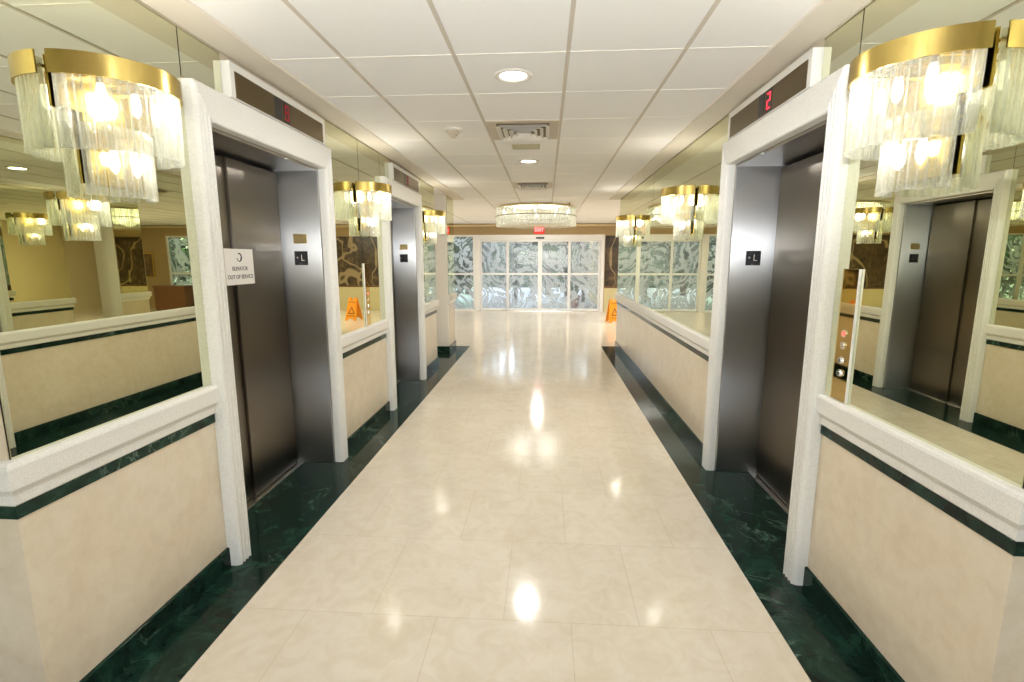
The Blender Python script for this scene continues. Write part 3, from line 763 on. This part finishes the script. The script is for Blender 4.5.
# ------------------------------------------------------------------ outside
struct('ground', bx((-30, 15.05, -.2), (30, 60, -.02)), M['pave']); struct('ground', bx((-30, -40, -.2), (30, -5.25, -.02)), M['pave'])
t = thing('entrance_canopy', 'black steel canopy frame outside the glass doors', 'canopy', (0, 18.5, -.02))
for x in (-1.1, .75, 1.38): obj('post', bx((x-.06, -.06, 0), (x+.06, .06, 2.10), .005), M['canopy'], t)
obj('beam', bx((-1.16, -.06, 2.06), (1.44, .06, 2.19), .005), M['canopy'], t)
obj('roof_slab', bx((-2.2, -2.6, 2.9), (1.7, .3, 3.05), .01), M['white'], t)
for x in (-.6, 1.0): obj('hanger', bx((x-.03, -.05, 2.19), (x+.03, .05, 2.9)), M['canopy'], t)
struct('wall_outside', bx((1.75, 15.1, -.02), (2.1, 21, 3.2)), M['plaster'])
def tree(x, y, h, r, mat, label, seed, low=.25):
    rnd = random.Random(seed); t = thing('tree', label, 'tree', (x, y, -.02))
    bm = bmesh.new(); lathe(bm, [(.14,0),(.10,h*.25),(.07,h*.6),(.02,h*.9)], n=10); obj('trunk', bm, M['bark'], t, True)
    bm = bmesh.new()
    for _ in range(1500):
        a, b, q = rnd.uniform(0, 6.28), rnd.uniform(-1, 1), rnd.random()**.4
        cr = math.sqrt(1-b*b)
        c = Vector((r*q*cr*math.cos(a), r*q*cr*math.sin(a), h*(low+(1-low)*.5*(1+b*q))))
        u = Vector((rnd.uniform(-1,1), rnd.uniform(-1,1), rnd.uniform(-1,1))).normalized(); v = u.orthogonal().normalized(); sz = rnd.uniform(.09, .18)
        bm.faces.new([bm.verts.new(p) for p in (c-u*sz, c-v*sz*.5, c+u*sz, c+v*sz*.5)])
    f = obj('foliage', bm, mat, t); return t
tree(-3.4, 16.9, 3.0, .95, M['leafd'], 'dark green bush tree outside left of the doors', 1, .02)
tree(-5.6, 17.0, 3.3, 1.1, M['leaf'], 'green tree outside the etched glass at far left', 2, .02)
tree(-8.1, 17.0, 3.4, 1.2, M['leafd'], 'dark tree outside the leftmost glass', 3, .02)
tree(.1, 22, 4.6, 1.5, M['leaf'], 'green tree out beyond the canopy, seen through the doors', 4, .3)
tree(-3.4, 22, 4.2, 1.4, M['leafd'], 'dark tree beyond the left door leaf', 5, .2)
tree(3.9, 24, 5, 1.8, M['leaf'], 'green tree far outside at the right', 6, .2)
t = thing('hedge', 'tall clipped hedge across the drive, behind the trees', 'hedge', (-1, 28, -.02))
rnd = random.Random(77); bm = bmesh.new(); box(bm, (-13, -.45, 0), (13, .45, 3.5)); obj('hedge_core', bm, M['leafd'], t)
bm = bmesh.new()
for _ in range(5200):
    c = Vector((rnd.uniform(-13.1, 13.1), -.48+rnd.uniform(-.12, .05), rnd.uniform(0, 3.6))); u = Vector((rnd.uniform(-1,1), rnd.uniform(-.4,.4), rnd.uniform(-1,1))).normalized(); v = u.cross(Vector((0,1,0))).normalized(); sz = rnd.uniform(.10, .2)
    bm.faces.new([bm.verts.new(q) for q in (c-u*sz, c-v*sz*.5, c+u*sz, c+v*sz*.5)])
obj('foliage', bm, M['leafg'], t)
t = thing('planter', 'terracotta planter outside the right glass door leaf', 'planter', (.95, 16.2, -.02))
bm = bmesh.new(); lathe(bm, [(.10,0),(.15,.34),(.17,.34),(.17,.40),(.14,.40),(.13,.33)], n=24); obj('pot', bm, M['terracotta'], t, True)
bm = bmesh.new(); rnd = random.Random(9)
for _ in range(60):
    a = rnd.uniform(0, 6.28); e = rnd.uniform(.05, .26); hh = rnd.uniform(.25, .6); w = Vector((-math.sin(a), math.cos(a), 0))*.02
    p0 = Vector((.05*math.cos(a), .05*math.sin(a), .34)); p1 = p0+Vector((e*.5*math.cos(a), e*.5*math.sin(a), hh*.7)); p2 = p0+Vector((e*math.cos(a), e*math.sin(a), hh))
    bm.faces.new([bm.verts.new(p) for p in (p0-w*.5, p1-w, p2, p1+w, p0+w*.5)])
obj('foliage', bm, M['leaf'], t)

GROUPS = {'wall lamp': 'wall sconces along the corridor mirrors', 'elevator': 'elevators along the corridor', 'door frame': 'white casings around the elevators',
          'floor indicator': 'floor indicators above the elevators', 'call panel': 'call panels on the mirrors', 'mirror': 'wall mirrors above the chair rail',
          'air vent': 'ceiling air vents', 'tree': 'trees outside the glass'}
for o in list(COL.objects):
    if o.parent is None and o.get('category') in GROUPS and not o.get('group'): o['group'] = GROUPS[o['category']]
# ------------------------------------------------------------------ world, fill lights, camera
w = bpy.data.worlds.new('World'); S.world = w; w.use_nodes = True
nt = w.node_tree; nt.nodes.clear()
sky = nt.nodes.new('ShaderNodeTexSky'); sky.sky_type = 'NISHITA'; sky.sun_disc = False; sky.sun_elevation = math.radians(48); sky.sun_rotation = math.radians(150)
bg = nt.nodes.new('ShaderNodeBackground'); bg.inputs['Strength'].default_value = 1.5; wo = nt.nodes.new('ShaderNodeOutputWorld')
hs = nt.nodes.new('ShaderNodeHueSaturation'); hs.inputs['Saturation'].default_value = .45; nt.links.new(sky.outputs[0], hs.inputs['Color']); nt.links.new(hs.outputs[0], bg.inputs['Color']); nt.links.new(bg.outputs[0], wo.inputs['Surface'])
# added flash-like fills at the lens, for jamb streak, near surfaces and ceiling
point('camera_fill', (0, -.02, 1.64), 15, (.95, .98, 1), .05)
l = bpy.data.lights.new('ceiling_fill', 'SPOT'); l.energy = 190; l.color = (.95, .98, 1); l.spot_size = math.radians(92); l.spot_blend = .7; l.shadow_soft_size = .05
o = bpy.data.objects.new('ceiling_fill', l); COL.objects.link(o); o.location = (0, -.05, 1.72); o.rotation_euler = (math.radians(180-62), 0, 0)

cd = bpy.data.cameras.new('camera'); cam = bpy.data.objects.new('camera', cd); COL.objects.link(cam)
cd.sensor_width = 36; cd.lens = 500/1024*36; cd.clip_start = .02
cam.location = (0, 0, 1.55); cam.rotation_euler = (math.radians(90-9.369), 0, math.radians(3.816))
S.camera = cam
S.view_settings.view_transform = 'Standard'; S.view_settings.look = 'None'; S.view_settings.exposure = 0.52; S.view_settings.gamma = 1
S.view_settings.use_curve_mapping = False
S.cycles.max_bounces = 14; S.cycles.glossy_bounces = 9; S.cycles.diffuse_bounces = 5; S.cycles.transparent_max_bounces = 32; S.cycles.transmission_bounces = 6
S.cycles.sample_clamp_indirect = 6; S.cycles.use_denoising = True
